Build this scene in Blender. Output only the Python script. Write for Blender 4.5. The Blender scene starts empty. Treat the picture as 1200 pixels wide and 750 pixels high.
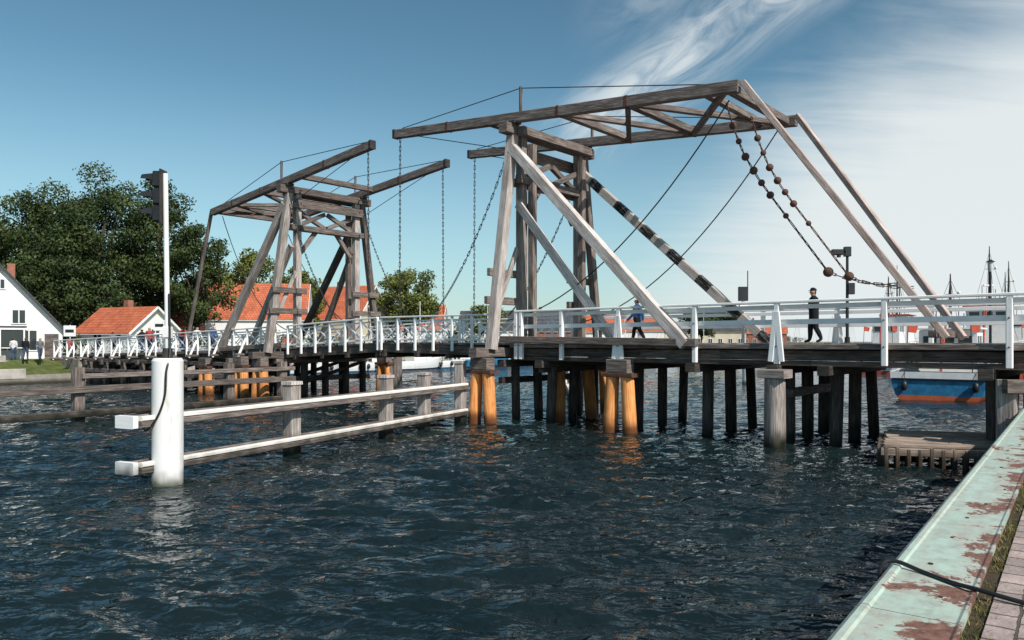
import bpy, math, random
import numpy as np
from mathutils import Vector, Matrix
random.seed(7); rng=np.random.default_rng(7)
D=bpy.data; scene=bpy.context.scene
scene.view_settings.view_transform='Standard'; scene.view_settings.look='None'; scene.view_settings.exposure=0

# ---------------------------------------------------------------- node helpers
def nd(nt,t,ins=None,**props):
    n=nt.nodes.new(t)
    for k,v in props.items(): setattr(n,k,v)
    if ins:
        for k,v in ins.items():
            s=n.inputs[k]
            if isinstance(v,bpy.types.NodeSocket): nt.links.new(v,s)
            else: s.default_value=v
    return n
def c4(c): return (c[0],c[1],c[2],1)
def new_mat(name,rough=.75,spec=.3,metal=0):
    m=D.materials.new(name); m.use_nodes=True; nt=m.node_tree
    b=nt.nodes['Principled BSDF']
    b.inputs['Roughness'].default_value=rough; b.inputs['Specular IOR Level'].default_value=spec
    b.inputs['Metallic'].default_value=metal
    return m,nt,b
def ramp(nt,fac,stops,interp='LINEAR'):
    r=nd(nt,'ShaderNodeValToRGB',{'Fac':fac}); e=r.color_ramp; e.interpolation=interp
    while len(e.elements)>1: e.elements.remove(e.elements[-1])
    e.elements[0].position=stops[0][0]; e.elements[0].color=c4(stops[0][1])
    for p,c in stops[1:]:
        x=e.elements.new(p); x.color=c4(c)
    return r.outputs['Color']
def mixc(nt,fac,a,b,mode='MIX'):
    n=nd(nt,'ShaderNodeMix',data_type='RGBA',blend_type=mode)
    for s,v in ((n.inputs[0],fac),(n.inputs[6],a),(n.inputs[7],b)):
        if isinstance(v,bpy.types.NodeSocket): nt.links.new(v,s)
        else: s.default_value=(c4(v) if isinstance(v,(tuple,list)) and len(v)==3 else v)
    return n.outputs[2]
def math_(nt,op,a,b=0.0,c=0.0,clamp=False):
    n=nd(nt,'ShaderNodeMath',operation=op); n.use_clamp=clamp
    for i,v in enumerate((a,b,c)):
        if isinstance(v,bpy.types.NodeSocket): nt.links.new(v,n.inputs[i])
        else: n.inputs[i].default_value=v
    return n.outputs[0]
def mrange(nt,v,a,b,c,d,smooth=False):
    n=nd(nt,'ShaderNodeMapRange',{'Value':v,'From Min':a,'From Max':b,'To Min':c,'To Max':d})
    if smooth: n.interpolation_type='SMOOTHSTEP'
    return n.outputs[0]
def noise(nt,vec,scale,detail=4,rough=.55,dist=0):
    n=nd(nt,'ShaderNodeTexNoise',{'Scale':scale,'Detail':detail,'Roughness':rough,'Distortion':dist})
    if vec is not None: nt.links.new(vec,n.inputs['Vector'])
    return n.outputs['Fac']
def coord(nt,which='Object',scale=(1,1,1)):
    t=nd(nt,'ShaderNodeTexCoord'); m=nd(nt,'ShaderNodeMapping',{'Vector':t.outputs[which],'Scale':scale})
    return m.outputs[0]
def bump(nt,b,h,strength=.4,dist=.02):
    n=nd(nt,'ShaderNodeBump',{'Height':h,'Strength':strength,'Distance':dist})
    nt.links.new(n.outputs[0],b.inputs['Normal'])
def wet_factor(nt,lo=.1,hi=.75):
    g=nd(nt,'ShaderNodeNewGeometry'); s=nd(nt,'ShaderNodeSeparateXYZ',{0:g.outputs['Position']})
    n=noise(nt,g.outputs['Position'],2.5,1)
    z=math_(nt,'SUBTRACT',s.outputs[2],math_(nt,'MULTIPLY',n,.5))
    return mrange(nt,z,lo-.3,hi-.3,0,1,True)

def wood(name,dark,mid,light,paint=None,cover=.62,wetcol=(.018,.02,.014)):
    m,nt,b=new_mat(name,.85,.15)
    u1=coord(nt,'UV',(.7,9,1)); u2=coord(nt,'UV',(.35,46,1)); u3=coord(nt,'UV',(.5,1.2,1))
    a=noise(nt,u1,2.2,5,.65,.3); f=noise(nt,u2,2.0,2,.6); g=noise(nt,u3,1.6,2,.5)
    col=ramp(nt,a,[(.30,dark),(.5,mid),(.68,light)])
    col=mixc(nt,.7,col,ramp(nt,f,[(.33,(.38,.36,.35)),(.46,(1,1,1)),(.62,(1.25,1.23,1.2))]),'MULTIPLY')
    col=mixc(nt,.6,col,ramp(nt,g,[(.3,(.55,.53,.51)),(.6,(1.15,1.14,1.13))]),'MULTIPLY')
    at=nd(nt,'ShaderNodeAttribute',attribute_name='tone')
    col=mixc(nt,1.0,col,at.outputs['Color'],'MULTIPLY')
    if paint:
        gp=noise(nt,u1,1.6,4,.7); 
        k=mrange(nt,math_(nt,'ADD',gp,math_(nt,'MULTIPLY',f,.25)),1-cover,1-cover+.05,0,1)
        g2=noise(nt,coord(nt,'Object',(1,1,1)),2.3,4,.6)
        pc=mixc(nt,ramp(nt,g2,[(.5,(0,0,0)),(.8,(.4,.4,.4))]),paint,tuple(x*.5 for x in paint))
        col=mixc(nt,k,col,pc)
    w=wet_factor(nt)
    col=mixc(nt,w,wetcol,col)
    nt.links.new(col,b.inputs['Base Color'])
    nt.links.new(mrange(nt,w,0,1,.3,.85),b.inputs['Roughness'])
    bump(nt,b,math_(nt,'ADD',math_(nt,'MULTIPLY',f,.7),a),.5 if not paint else .25,.02)
    return m
def plain(name,c,rough=.6,spec=.3,var=.25,scale=3,metal=0,bumpk=0):
    m,nt,b=new_mat(name,rough,spec,metal)
    v=coord(nt); n=noise(nt,v,scale,4,.6)
    lo=tuple(x*(1-var) for x in c); hi=tuple(min(1,x*(1+var)) for x in c)
    nt.links.new(ramp(nt,n,[(.3,lo),(.7,hi)]),b.inputs['Base Color'])
    if bumpk: bump(nt,b,noise(nt,v,scale*8,3),bumpk,.01)
    return m

M={}
M['grey']=wood('weathered_wood',(.15,.127,.115),(.325,.285,.262),(.50,.455,.43))
M['light']=wood('pale_weathered_wood',(.25,.215,.20),(.50,.445,.415),(.66,.61,.575))
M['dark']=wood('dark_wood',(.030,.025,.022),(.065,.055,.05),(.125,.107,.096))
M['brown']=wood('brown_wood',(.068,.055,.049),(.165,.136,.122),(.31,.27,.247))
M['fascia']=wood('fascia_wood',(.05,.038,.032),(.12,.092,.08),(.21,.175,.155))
M['pole']=wood('reddish_wood',(.21,.15,.13),(.41,.32,.285),(.55,.465,.425))
M['white']=wood('white_painted_wood',(.16,.135,.12),(.27,.235,.21),(.38,.345,.31),paint=(.90,.89,.87),cover=.76)
M['walerw']=wood('worn_white_painted_wood',(.16,.12,.095),(.29,.235,.185),(.43,.365,.31),paint=(.84,.80,.73),cover=.62)
M['orange']=wood('orange_pile_wood',(.52,.17,.05),(.80,.33,.11),(.88,.45,.19),wetcol=(.15,.06,.025))
M['metal']=plain('dark_iron',(.035,.03,.028),.6,.4,.4,5)
M['rust']=plain('rusty_iron',(.10,.05,.035),.8,.3,.4,7)
M['black']=plain('black_plastic',(.02,.021,.023),.45,.4,.3,4)
def striped():
    m=M['grey'].copy(); m.name='striped_painted_wood'; nt=m.node_tree; b=nt.nodes['Principled BSDF']
    old=b.inputs['Base Color'].links[0].from_socket
    uv=nd(nt,'ShaderNodeTexCoord'); s=nd(nt,'ShaderNodeSeparateXYZ',{0:uv.outputs['UV']})
    f=math_(nt,'FRACT',math_(nt,'MULTIPLY',s.outputs[0],.60))
    k=math_(nt,'GREATER_THAN',f,.42)
    n=noise(nt,coord(nt,'UV',(.8,8,1)),2,4,.7)
    pc=mixc(nt,k,(.02,.02,.021),mixc(nt,.5,old,(.5,.47,.43)))
    col=mixc(nt,mrange(nt,n,.40,.48,.25,1),old,pc)
    nt.links.new(col,b.inputs['Base Color']); return m
M['stripe']=striped()

# ---------------------------------------------------------------- mesh builder
class MB:
    def __init__(s,mats):
        s.v=[];s.f=[];s.uv=[];s.t=[];s.mi=[];s.sm=[];s.mats=mats
    def ix(s,m):
        if m not in s.mats: s.mats.append(m)
        return s.mats.index(m)
    def add(s,vs,fs,uvs,m,tone=None,smooth=False):
        o=len(s.v); s.v+= [tuple(p) for p in vs]
        tone=tone or random.uniform(.72,1.2); k=s.ix(m)
        for f,u in zip(fs,uvs):
            s.f.append([i+o for i in f]); s.uv.append(u); s.t.append(tone); s.mi.append(k); s.sm.append(smooth)
    def beam(s,p0,p1,w,h,m,up=(0,0,1),ch=.018,tone=None,ext=0):
        p0=Vector(p0);p1=Vector(p1); d=(p1-p0); L=d.length; d.normalize()
        p0=p0-d*ext;p1=p1+d*ext;L+=2*ext
        up=Vector(up)
        if abs(d.dot(up))>.98: up=Vector((.653,.758,0))
        x=d.cross(up).normalized(); y=x.cross(d).normalized()
        a,b=w/2,h/2; c=min(ch,a*.4,b*.4)
        sec=[(a-c,-b),(a,-b+c),(a,b-c),(a-c,b),(-a+c,b),(-a,b-c),(-a,-b+c),(-a+c,-b)]
        vs=[p0+x*q[0]+y*q[1] for q in sec]+[p1+x*q[0]+y*q[1] for q in sec]
        uo=random.uniform(0,40);vo=random.uniform(0,40);fs=[];uv=[];per=0
        for i in range(8):
            j=(i+1)%8; e=math.dist(sec[i],sec[j])
            fs.append((i,j,8+j,8+i)); uv.append([(uo,vo+per),(uo,vo+per+e),(uo+L,vo+per+e),(uo+L,vo+per)]); per+=e
        fs.append(tuple(range(7,-1,-1))); uv.append([(uo+sec[i][0],vo+sec[i][1]) for i in range(7,-1,-1)])
        fs.append(tuple(range(8,16))); uv.append([(uo+sec[i][0],vo+sec[i][1]) for i in range(8)])
        s.add(vs,fs,uv,m,tone)
    def box(s,c,size,m,rz=0,ch=.015,tone=None):
        c=Vector(c); dx=Vector((math.cos(rz),math.sin(rz),0))
        s.beam(c-dx*size[0]/2,c+dx*size[0]/2,size[1],size[2],m,ch=ch,tone=tone)
    def tube(s,pts,r,m,n=8,tone=None,caps=True):
        pts=[Vector(p) for p in pts]; rs=r if isinstance(r,(list,tuple)) else [r]*len(pts)
        vs=[];fs=[];uv=[];uo=random.uniform(0,40);L=0; ref=None
        for i,p in enumerate(pts):
            d=(pts[min(i+1,len(pts)-1)]-pts[max(i-1,0)]).normalized()
            if ref is None: ref=Vector((0,0,1)) if abs(d.z)<.9 else Vector((1,0,0))
            x=d.cross(ref).normalized(); y=x.cross(d).normalized(); ref=y
            for k in range(n):
                a=2*math.pi*k/n; vs.append(p+x*math.cos(a)*rs[i]+y*math.sin(a)*rs[i])
            if i:
                l2=L+(p-pts[i-1]).length
                for k in range(n):
                    j=(k+1)%n; fs.append(((i-1)*n+k,(i-1)*n+j,i*n+j,i*n+k))
                    c=2*math.pi*rs[i]/n; uv.append([(uo+L,uo+k*c),(uo+L,uo+(k+1)*c),(uo+l2,uo+(k+1)*c),(uo+l2,uo+k*c)])
                L=l2
        s.add(vs,fs,uv,m,tone,True); 
        if caps:
            t=s.t[-1]; q=len(pts)-1
            s.add(vs[:n],[tuple(range(n-1,-1,-1))],[[(uo+v.x,uo+v.y) for v in vs[:n]]],m,t)
            s.add(vs[q*n:],[tuple(range(n))],[[(uo+v.x,uo+v.y) for v in vs[q*n:]]],m,t)
    def sphere(s,c,r,m,n=10,sc=(1,1,1),tone=1):
        c=Vector(c);vs=[];fs=[];uv=[];h=n//2+1
        for i in range(h+1):
            th=math.pi*i/h
            for k in range(n):
                a=2*math.pi*k/n; vs.append(c+Vector((math.sin(th)*math.cos(a)*r*sc[0],math.sin(th)*math.sin(a)*r*sc[1],math.cos(th)*r*sc[2])))
        for i in range(h):
            for k in range(n):
                j=(k+1)%n; fs.append((i*n+k,(i+1)*n+k,(i+1)*n+j,i*n+j)); uv.append([(0,0)]*4)
        s.add(vs,fs,uv,m,tone,True)
    def quad(s,ps,m,tone=1,uvs=None):
        s.add(ps,[tuple(range(len(ps)))],[uvs or [(p[0],p[1]) for p in ps]],m,tone)
    def chain(s,p0,p1,m,sag=0,pitch=.2,w=.06):
        p0=Vector(p0);p1=Vector(p1); n=max(2,int((p1-p0).length/pitch)); pts=[]
        for i in range(n+1):
            t=i/n; p=p0.lerp(p1,t); p.z-=4*sag*t*(1-t); pts.append(p)
        for i in range(n):
            a,b=pts[i],pts[i+1]; d=(b-a).normalized(); r=Vector((0,0,1)) if abs(d.z)<.8 else Vector((1,0,0))
            x=d.cross(r).normalized(); y=x.cross(d)
            q=x if i%2 else y
            for sg in(-1,1): s.beam(a+q*sg*w/2-d*.02,b+q*sg*w/2+d*.02,.025,.025,m,ch=.004,tone=1)
    def finish(s,name,parent=None):
        me=D.meshes.new(name); me.from_pydata(s.v,[],s.f)
        uvl=me.uv_layers.new(name='UVMap'); uvl.data.foreach_set('uv',np.array([c for u in s.uv for q in u for c in q],dtype=np.float32))
        a=me.attributes.new('tone','FLOAT','FACE'); a.data.foreach_set('value',np.array(s.t,dtype=np.float32))
        for m in s.mats: me.materials.append(M[m] if isinstance(m,str) else m)
        me.polygons.foreach_set('material_index',s.mi); me.polygons.foreach_set('use_smooth',s.sm); me.update()
        o=D.objects.new(name,me); scene.collection.objects.link(o)
        if parent: o.parent=parent
        return o
def group(name):
    e=D.objects.new(name,None); e.empty_display_size=.3; scene.collection.objects.link(e); return e

# ---------------------------------------------------------------- bridge frame
def B(s,t,z): return Vector((-.34+.758*s+.653*t,30.3-.653*s+.758*t,z))
def dz(s): return float(np.interp(s,[-60,-47,-30,-15.4,-7.5,0,20,30],[1.8,2.1,2.45,2.8,3.1,3.08,3.1,1.7]))
W=5.0
bridge=group('wooden_bascule_bridge')

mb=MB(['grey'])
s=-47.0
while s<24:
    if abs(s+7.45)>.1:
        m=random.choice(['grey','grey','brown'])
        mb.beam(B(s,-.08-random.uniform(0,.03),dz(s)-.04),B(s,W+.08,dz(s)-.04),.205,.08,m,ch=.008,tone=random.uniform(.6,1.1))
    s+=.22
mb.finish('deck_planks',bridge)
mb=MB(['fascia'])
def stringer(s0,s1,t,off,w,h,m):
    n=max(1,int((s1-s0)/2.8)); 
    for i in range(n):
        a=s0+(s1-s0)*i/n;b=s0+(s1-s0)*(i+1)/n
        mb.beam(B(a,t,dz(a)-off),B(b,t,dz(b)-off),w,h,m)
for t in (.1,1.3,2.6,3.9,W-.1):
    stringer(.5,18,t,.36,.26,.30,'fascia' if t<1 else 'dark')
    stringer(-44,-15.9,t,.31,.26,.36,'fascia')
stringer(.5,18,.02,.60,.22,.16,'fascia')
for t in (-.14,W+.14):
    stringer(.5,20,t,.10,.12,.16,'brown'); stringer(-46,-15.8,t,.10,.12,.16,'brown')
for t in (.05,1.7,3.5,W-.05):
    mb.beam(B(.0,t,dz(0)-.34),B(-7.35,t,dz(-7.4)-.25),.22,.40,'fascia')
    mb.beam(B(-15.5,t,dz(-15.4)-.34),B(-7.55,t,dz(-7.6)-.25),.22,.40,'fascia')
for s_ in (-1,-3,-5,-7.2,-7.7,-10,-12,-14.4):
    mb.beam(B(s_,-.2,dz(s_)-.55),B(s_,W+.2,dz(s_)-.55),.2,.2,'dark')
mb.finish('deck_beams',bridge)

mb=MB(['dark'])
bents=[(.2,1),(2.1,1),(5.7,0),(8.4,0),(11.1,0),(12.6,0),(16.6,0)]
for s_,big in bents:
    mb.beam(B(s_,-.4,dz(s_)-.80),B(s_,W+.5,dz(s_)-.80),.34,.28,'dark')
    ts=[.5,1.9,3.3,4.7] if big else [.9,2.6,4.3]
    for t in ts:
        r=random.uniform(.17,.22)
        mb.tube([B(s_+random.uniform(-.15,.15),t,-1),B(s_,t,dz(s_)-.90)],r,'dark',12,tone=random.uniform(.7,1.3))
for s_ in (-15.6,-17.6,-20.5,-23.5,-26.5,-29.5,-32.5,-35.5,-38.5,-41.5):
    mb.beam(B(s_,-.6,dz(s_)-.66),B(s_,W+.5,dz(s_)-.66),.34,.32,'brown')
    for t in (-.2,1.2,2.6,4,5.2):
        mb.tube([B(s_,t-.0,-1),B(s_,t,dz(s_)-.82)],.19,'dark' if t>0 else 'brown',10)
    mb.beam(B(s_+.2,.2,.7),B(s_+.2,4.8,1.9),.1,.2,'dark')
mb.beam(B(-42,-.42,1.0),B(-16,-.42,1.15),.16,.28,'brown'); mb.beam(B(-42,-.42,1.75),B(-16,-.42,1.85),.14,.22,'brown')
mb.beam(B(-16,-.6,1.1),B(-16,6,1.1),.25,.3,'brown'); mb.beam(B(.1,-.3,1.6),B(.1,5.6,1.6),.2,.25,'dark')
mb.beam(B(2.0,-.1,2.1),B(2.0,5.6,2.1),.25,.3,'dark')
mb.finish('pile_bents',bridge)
mb=MB(['orange'])
def opair(s_,t,top,lean=.16,gap=.55):
    for q in (-1,1):
        mb.tube([B(s_+q*(gap/2+lean),t+.05*q,-1),B(s_+q*(gap/2+.02),t,top)],[.27,.23],'orange',14,tone=random.uniform(.95,1.15))
    mb.beam(B(s_-.62,t,top+.03),B(s_+.62,t,top+.03),.5,.14,'rust')
    mb.beam(B(s_-.42,t-.0,top+.34),B(s_+.42,t,top+.34),.46,.46,'brown')
opair(.2,-1.45,1.95); opair(5.7,-.35,1.95); opair(-15.6,-1.45,1.75); opair(-18.5,-.9,1.75); opair(-15.2,6.5,1.8); opair(.2,6.4,1.9)
opair(-23,-.6,1.6)
mb.tube([B(1.9,1.2,-1),B(1.9,1.2,2.0)],.24,'orange',12,tone=.6); mb.tube([B(2.7,2.4,-1),B(2.5,2.3,2.0)],.24,'orange',12,tone=.55)
mb.beam(B(.2,-2.0,2.72),B(.2,7.2,2.72),.40,.36,'brown'); mb.beam(B(-15.6,-2.0,2.42),B(-15.6,7.2,2.42),.40,.36,'brown')
mb.tube([B(11.2,-.42,-1),B(11.2,-.42,2.05)],[.33,.3],'grey',10,tone=1.0); mb.beam(B(10.8,-.42,2.18),B(11.6,-.42,2.18),.7,.26,'grey')
mb.beam(B(11.2,-.6,1.55),B(11.2,5.5,1.55),.2,.28,'brown')
mb.finish('tower_piles',bridge)

def tower(name,s0,sg,ucw,ust,zl0,slope,ubase,tip,post_m,far_m,lever_m,strut_m,farstrut_m,pole_m):
    mb=MB([post_m]); P=lambda u,t,z: B(s0+sg*u,t,z)
    zb=dz(s0)-.25; zl=lambda u: zl0-slope*u
    hz=zl0-.45; T0,T1=.0,W-.1
    for t,m in ((.65,post_m),(W-.45,post_m)):
        mb.beam(P(0,t,zb),P(0,t,hz-.2),.34,.34,m)
    mb.beam(P(-.02,-1.15,zb),P(-.02,.12,hz-.15),.36,.36,strut_m); mb.beam(P(-.02,W+1.15,zb),P(-.02,W-.05,hz-.15),.32,.32,far_m)
    mb.beam(P(.36,.9,zb+.2),P(.36,.9,hz-.5),.28,.26,far_m)
    mb.beam(P(.36,W-.7,zb+.2),P(.36,W-.7,hz-.5),.28,.26,far_m)
    mb.beam(P(0,-.5,hz),P(0,W+.5,hz),.42,.40,lever_m); mb.beam(P(.42,.1,hz-.08),P(.42,W-.1,hz-.08),.3,.34,far_m)
    mb.beam(P(-.3,.2,hz-.72),P(-.3,W-.2,hz-.72),.10,.5,lever_m)
    z2=hz-2.0
    mb.beam(P(-.22,.1,z2),P(-.22,W-.1,z2),.22,.30,far_m); mb.beam(P(.24,.1,z2+.04),P(.24,W-.1,z2+.04),.2,.3,far_m)
    for a,b in ((.8,2.4),(W-.8,2.6)):
        mb.beam(P(.02,a,z2+.2),P(.02,b,hz-1.05),.2,.22,far_m); mb.beam(P(.06,a,hz-1.1),P(.06,b,z2+.2),.2,.22,far_m)
        mb.beam(P(.0,a+(.05 if a<2 else -.05),z2-1.3),P(.0,a+(1.0 if a<2 else -1.0),z2-.1),.2,.22,far_m)
    for z in (4.75,5.85):
        k=(z-zb)/(hz-zb); mb.beam(P(-.24,-1.15+1.27*k-.35,z),P(-.24,1.05,z),.16,.30,far_m)
        mb.beam(P(-.24,W-.9,z),P(-.24,W+1.15-1.2*k+.3,z),.16,.30,far_m)
    mb.beam(P(-.1,-.9,4.0),P(-.1,.5,6.9),.14,.2,post_m)
    for t in (.65,W-.45):
        for z in (hz,z2,z2-.1,hz-.7): mb.tube([P(-.36,t,z),P(-.30,t,z)],.05,'metal',8)
    for t in (T0,T1): mb.beam(P(-.35,t,hz+.24),P(.35,t,hz+.24),.44,.12,'metal')
    for t in (T0,T1):
        mb.beam(P(-tip,t,zl(-tip)),P(ucw,t,zl(ucw)),.30,.38,lever_m,tone=1.05)
        mb.beam(P(-tip-.02,t,zl(-tip)),P(-tip+.12,t,zl(-tip)),.33,.41,'metal')
        for u in (-3.5,2.4,5.4): mb.beam(P(u-.05,t,zl(u)),P(u+.05,t,zl(u)),.325,.405,'rust',ch=.01)
    cross=[-1.2,2.4,5.4,ucw-.35]
    for u in cross: mb.beam(P(u,T0-.1,zl(u)-.02),P(u,T1+.1,zl(u)-.02),.26,.28,lever_m)
    mb.beam(P(ucw-1.3,T0+.1,zl(ucw-1.3)+.02),P(ucw-1.3,T1-.1,zl(ucw-1.3)+.02),.22,.24,far_m)
    for a,b in ((2.4,5.4),(5.4,ucw-.5)):
        mb.beam(P(a,T0,zl(a)-.05),P(b,T1,zl(b)-.05),.2,.2,lever_m); mb.beam(P(a,T1,zl(a)-.1),P(b,T0,zl(b)-.1),.2,.2,lever_m)
    for t in (T0,T1):
        up=zl0+1.15; mb.beam(P(.5,t,zl0),P(.5,t,up),.11,.11,'brown')
        mb.tube([P(-tip+.5,t,zl(-tip)+.2),P(.5,t,up-.06),P(ucw-.8,t,zl(ucw)+.24)],.02,'metal',5)
    zt=hz-1.05
    mb.beam(P(.1,-.02,zt+.3),P(ust,-.3,dz(s0+sg*ust)-.05),.34,.38,strut_m,tone=1.15)
    mb.beam(P(.1,W-.3,zt+.1),P(ust+.6,W+.15,dz(s0+sg*ust)),.32,.34,farstrut_m,tone=1)
    mb.beam(P(.1,.35,zt-1.9),P(ust*.62,.1,dz(s0+sg*ust)),.26,.28,strut_m,tone=1.1)
    mb.beam(P(.1,W-.6,zt-1.9),P(ust*.62,W-.3,dz(s0+sg*ust)),.26,.28,far_m)
    mb.beam(P(-.2,-.35,dz(s0)+.15),P(ust+.4,-.35,dz(s0+sg*ust)+.02),.22,.26,far_m)
    for t,tb in ((T0,.3),(T1-.3,W-2.4)):
        pb=P(ubase,tb,dz(s0+sg*ubase)+.15)
        mb.beam(P(ucw+.12,t,zl(ucw)+.1),pb,.17,.19,pole_m,tone=1.1)
    mb.beam(P(ubase-.3,.1,dz(s0+sg*ubase)+.25),P(ubase-.3,W-.4,dz(s0+sg*ubase)+.25),.2,.2,far_m)
    for t in (T0,T1):
        mb.chain(P(-tip+.35,t,zl(-tip)-.2),P(-tip+.3,t,dz(s0-sg*7)+.2),'metal')
        mb.chain(P(-.1,t+.05,hz-.6),P(-4.4,t,dz(s0-sg*4.4)+1.3),'metal',sag=.7)
        a=P(ucw-.5,t+(.35 if t<1 else -.35),zl(ucw)-.25); b=P(-.2,t,dz(s0)+.9)
        pts=[]
        for i in range(19):
            k=i/18; p=a.lerp(b,k); p.z-=4*1.35*k*(1-k); pts.append(p)
        mb.tube(pts,.025,'metal',5)
        mb.tube([P(-tip+1.5,t,zl(-tip+1.5)-.2),P(-.3,t+.2,hz-.7)],.018,'metal',5)
    mb.finish(name,bridge)
tower('near_tower',.4,1,9.5,7.8,12.0,.086,15.2,7.0,'grey','brown','brown','light','stripe','pole')
tower('far_tower',-15.4,-1,7.9,6.5,11.7,.10,11.9,7.2,'grey','brown','brown','grey','dark','brown')
mb=MB(['rust'])
path=[(9.3,10.85),(9.55,10.0),(9.9,9.1),(10.35,8.3),(10.75,7.7),(11.45,6.7),(12.5,5.2)]
for t,ds in ((.35,0),(2.3,.0)):
    pts=[B(a+ds,t,z) for a,z in path]; end=B(14.4,t if t<1 else 2.0,4.75)
    for a,b in zip(pts[:-1],pts[1:]): mb.chain(a,b,'rust',pitch=.16,w=.045)
    mb.chain(pts[-1],end,'rust',sag=.12)
    for k,r in ((.9,.12),(1.5,.10),(2.1,.13),(2.7,.13),(3.3,.11),(4.0,.12),(4.7,.09),(6,.15)):
        i=int(min(k,5.999)); q=pts[i].lerp(pts[min(i+1,6)],k-i if k<6 else 1); mb.sphere(q,r,'rust',12)
mb.finish('chain_weights',bridge)

def rail_plain(name,t,posts,s0,s1,o):
    mb=MB(['white'])
    for p in posts:
        z=dz(p); mb.beam(B(p,t+o*.26,z-.62),B(p,t+o*.26,z+1.2),.15,.15,'white',tone=random.uniform(.9,1.1))
        for zz in (-.1,.64): mb.tube([B(p,t+o*.335,z+zz),B(p,t+o*.36,z+zz)],.022,'rust',7)
    n=7; ed=[s0+(s1-s0)*i/n for i in range(n+1)]
    for a,b in zip(ed[:-1],ed[1:]):
        mb.beam(B(a,t+o*.24,dz(a)+1.235),B(b,t+o*.24,dz(b)+1.235),.21,.075,'white')
        mb.beam(B(a,t+o*.15,dz(a)+.64),B(b,t+o*.15,dz(b)+.64),.05,.15,'white')
        mb.beam(B(a,t+o*.15,dz(a)+1.09),B(b,t+o*.15,dz(b)+1.09),.05,.13,'white')
    for p in (5.6,11.2):
        z=dz(p); 
        for q in (-1,1): mb.beam(B(p+q*.17,t+o*.33,z-.55),B(p+q*.02,t+o*.33,z+.95),.07,.16,'white',up=B(1,0,0)-B(0,0,0))
    mb.finish(name,bridge)
rail_plain('near_railing',0,[.9,1.15,3.1,5.6,8.5,11.2,14.2,17.1,20],.85,22,-1)
rail_plain('far_railing',W,[.9,3.1,5.6,8.5,11.2,14.2,17.1,20],.85,22,1)
def rail_cross(name,t,s0,s1,o,bay,kick=True):
    mb=MB(['white']); n=round(abs(s1-s0)/bay)
    for i in range(n+1):
        a=s0+(s1-s0)*i/n; z=dz(a)
        mb.beam(B(a,t+o*.2,z-.35),B(a,t+o*.2,z+1.12),.11,.11,'white')
        if kick and i%2==0: mb.beam(B(a,t+o*.75,z-.42),B(a,t+o*.27,z+.62),.10,.12,'white'); mb.beam(B(a,t,z-.3),B(a,t+o*.9,z-.3),.14,.14,'brown')
        if i<n:
            b=s0+(s1-s0)*(i+1)/n; y=dz(b)
            mb.beam(B(a,t+o*.2,z+1.15),B(b,t+o*.2,y+1.15),.15,.07,'white')
            mb.beam(B(a,t+o*.13,z+.14),B(b,t+o*.13,y+.14),.04,.09,'white')
            mb.beam(B(a,t+o*.13,z+.97),B(b,t+o*.13,y+.97),.04,.07,'white')
            mb.beam(B(a,t+o*.16,z+.16),B(b,t+o*.16,y+1.0),.03,.07,'white')
            mb.beam(B(a,t+o*.105,z+1.0),B(b,t+o*.105,y+.16),.03,.07,'white')
    mb.finish(name,bridge)
for t,o,nm in ((0,-1,'near'),(W,1,'far')):
    rail_cross(nm+'_leaf_railing',t,-.4,-7.35,o,1.15,False); rail_cross(nm+'_leaf_railing_b',t,-7.6,-15.0,o,1.15,False)
    rail_cross(nm+'_approach_railing',t,-16.2,-49,o,1.45)

stone=plain('stone_masonry',(.25,.22,.19),.9,.2,.4,2.5,0,.6)
mb=MB([stone])
mb.beam(B(17.9,W/2,1.1),B(30,W/2,1.1),W+.6,3.0,stone,ch=.05); mb.beam(B(-43.5,W/2,.6),B(-60,W/2,.6),W+.6,2.4,stone,ch=.05)
mb.finish('abutments',bridge)

# ---------------------------------------------------------------- guide fenders in the water
def lineP(a,b,k,z): return Vector((a[0]+(b[0]-a[0])*k,a[1]+(b[1]-a[1])*k,z))
g=group('channel_guide_fender'); mb=MB(['grey'])
a=(-8.2,16.3);b=(-2.0,29.4)
for z in (.43,1.42):
    for off,m,hh,dzz in ((0,'walerw',.10,.07),(0,'brown',.14,-.06),(.36,'brown',.24,0)):
        ks=[0,.37,.64,1]
        for k0,k1 in zip(ks[:-1],ks[1:]):
            p=lineP(a,b,k0,z+dzz);q=lineP(a,b,k1,z+dzz); n=Vector((-.9,.44,0)).normalized()
            mb.beam(p-n*(.27-off),q-n*(.27-off),.14 if dzz<=0 else .17,hh,m,tone=1.1)
    p=lineP(a,b,-.008,z); mb.box(p,(.12,.58,.27),'white',rz=math.atan2(13.2,6.5))
for x,y,h in ((-6.11,21.0,1.95),(-4.16,24.95,1.95),(-3.15,27.1,1.95),(-2.0,29.3,2.3)):
    mb.beam((x,y,-1),(x,y,h),.38,.38,'grey',up=(-.9,.44,0),ch=.04,tone=1.0); mb.beam((x,y,h),(x,y,h+.09),.44,.44,'light',up=(-.9,.44,0),ch=.03)
mb.finish('walers_and_posts',g)
g=group('channel_guide_fender'); mb=MB(['brown'])
a=(-21.5,23.8);b=(-11.3,39.2)
for z in (.25,1.22): mb.beam(lineP(a,b,0,z),lineP(a,b,1,z),.3,.26,'brown')
mb.beam(lineP(a,b,.42,1.75),lineP(a,b,1,1.75),.2,.2,'brown')
for k,h in ((.0,1.6),(.42,2.1),(.62,2.1),(.8,2.1),(.97,2.1)):
    p=lineP(a,b,k,0); mb.beam((p.x-.2,p.y+.1,-1),(p.x-.2,p.y+.1,h),.4,.4,'brown',up=(-.83,.55,0),ch=.04)
mb.finish('walers_and_posts',g)
g=group('channel_guide_fender'); mb=MB(['brown'])
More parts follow.
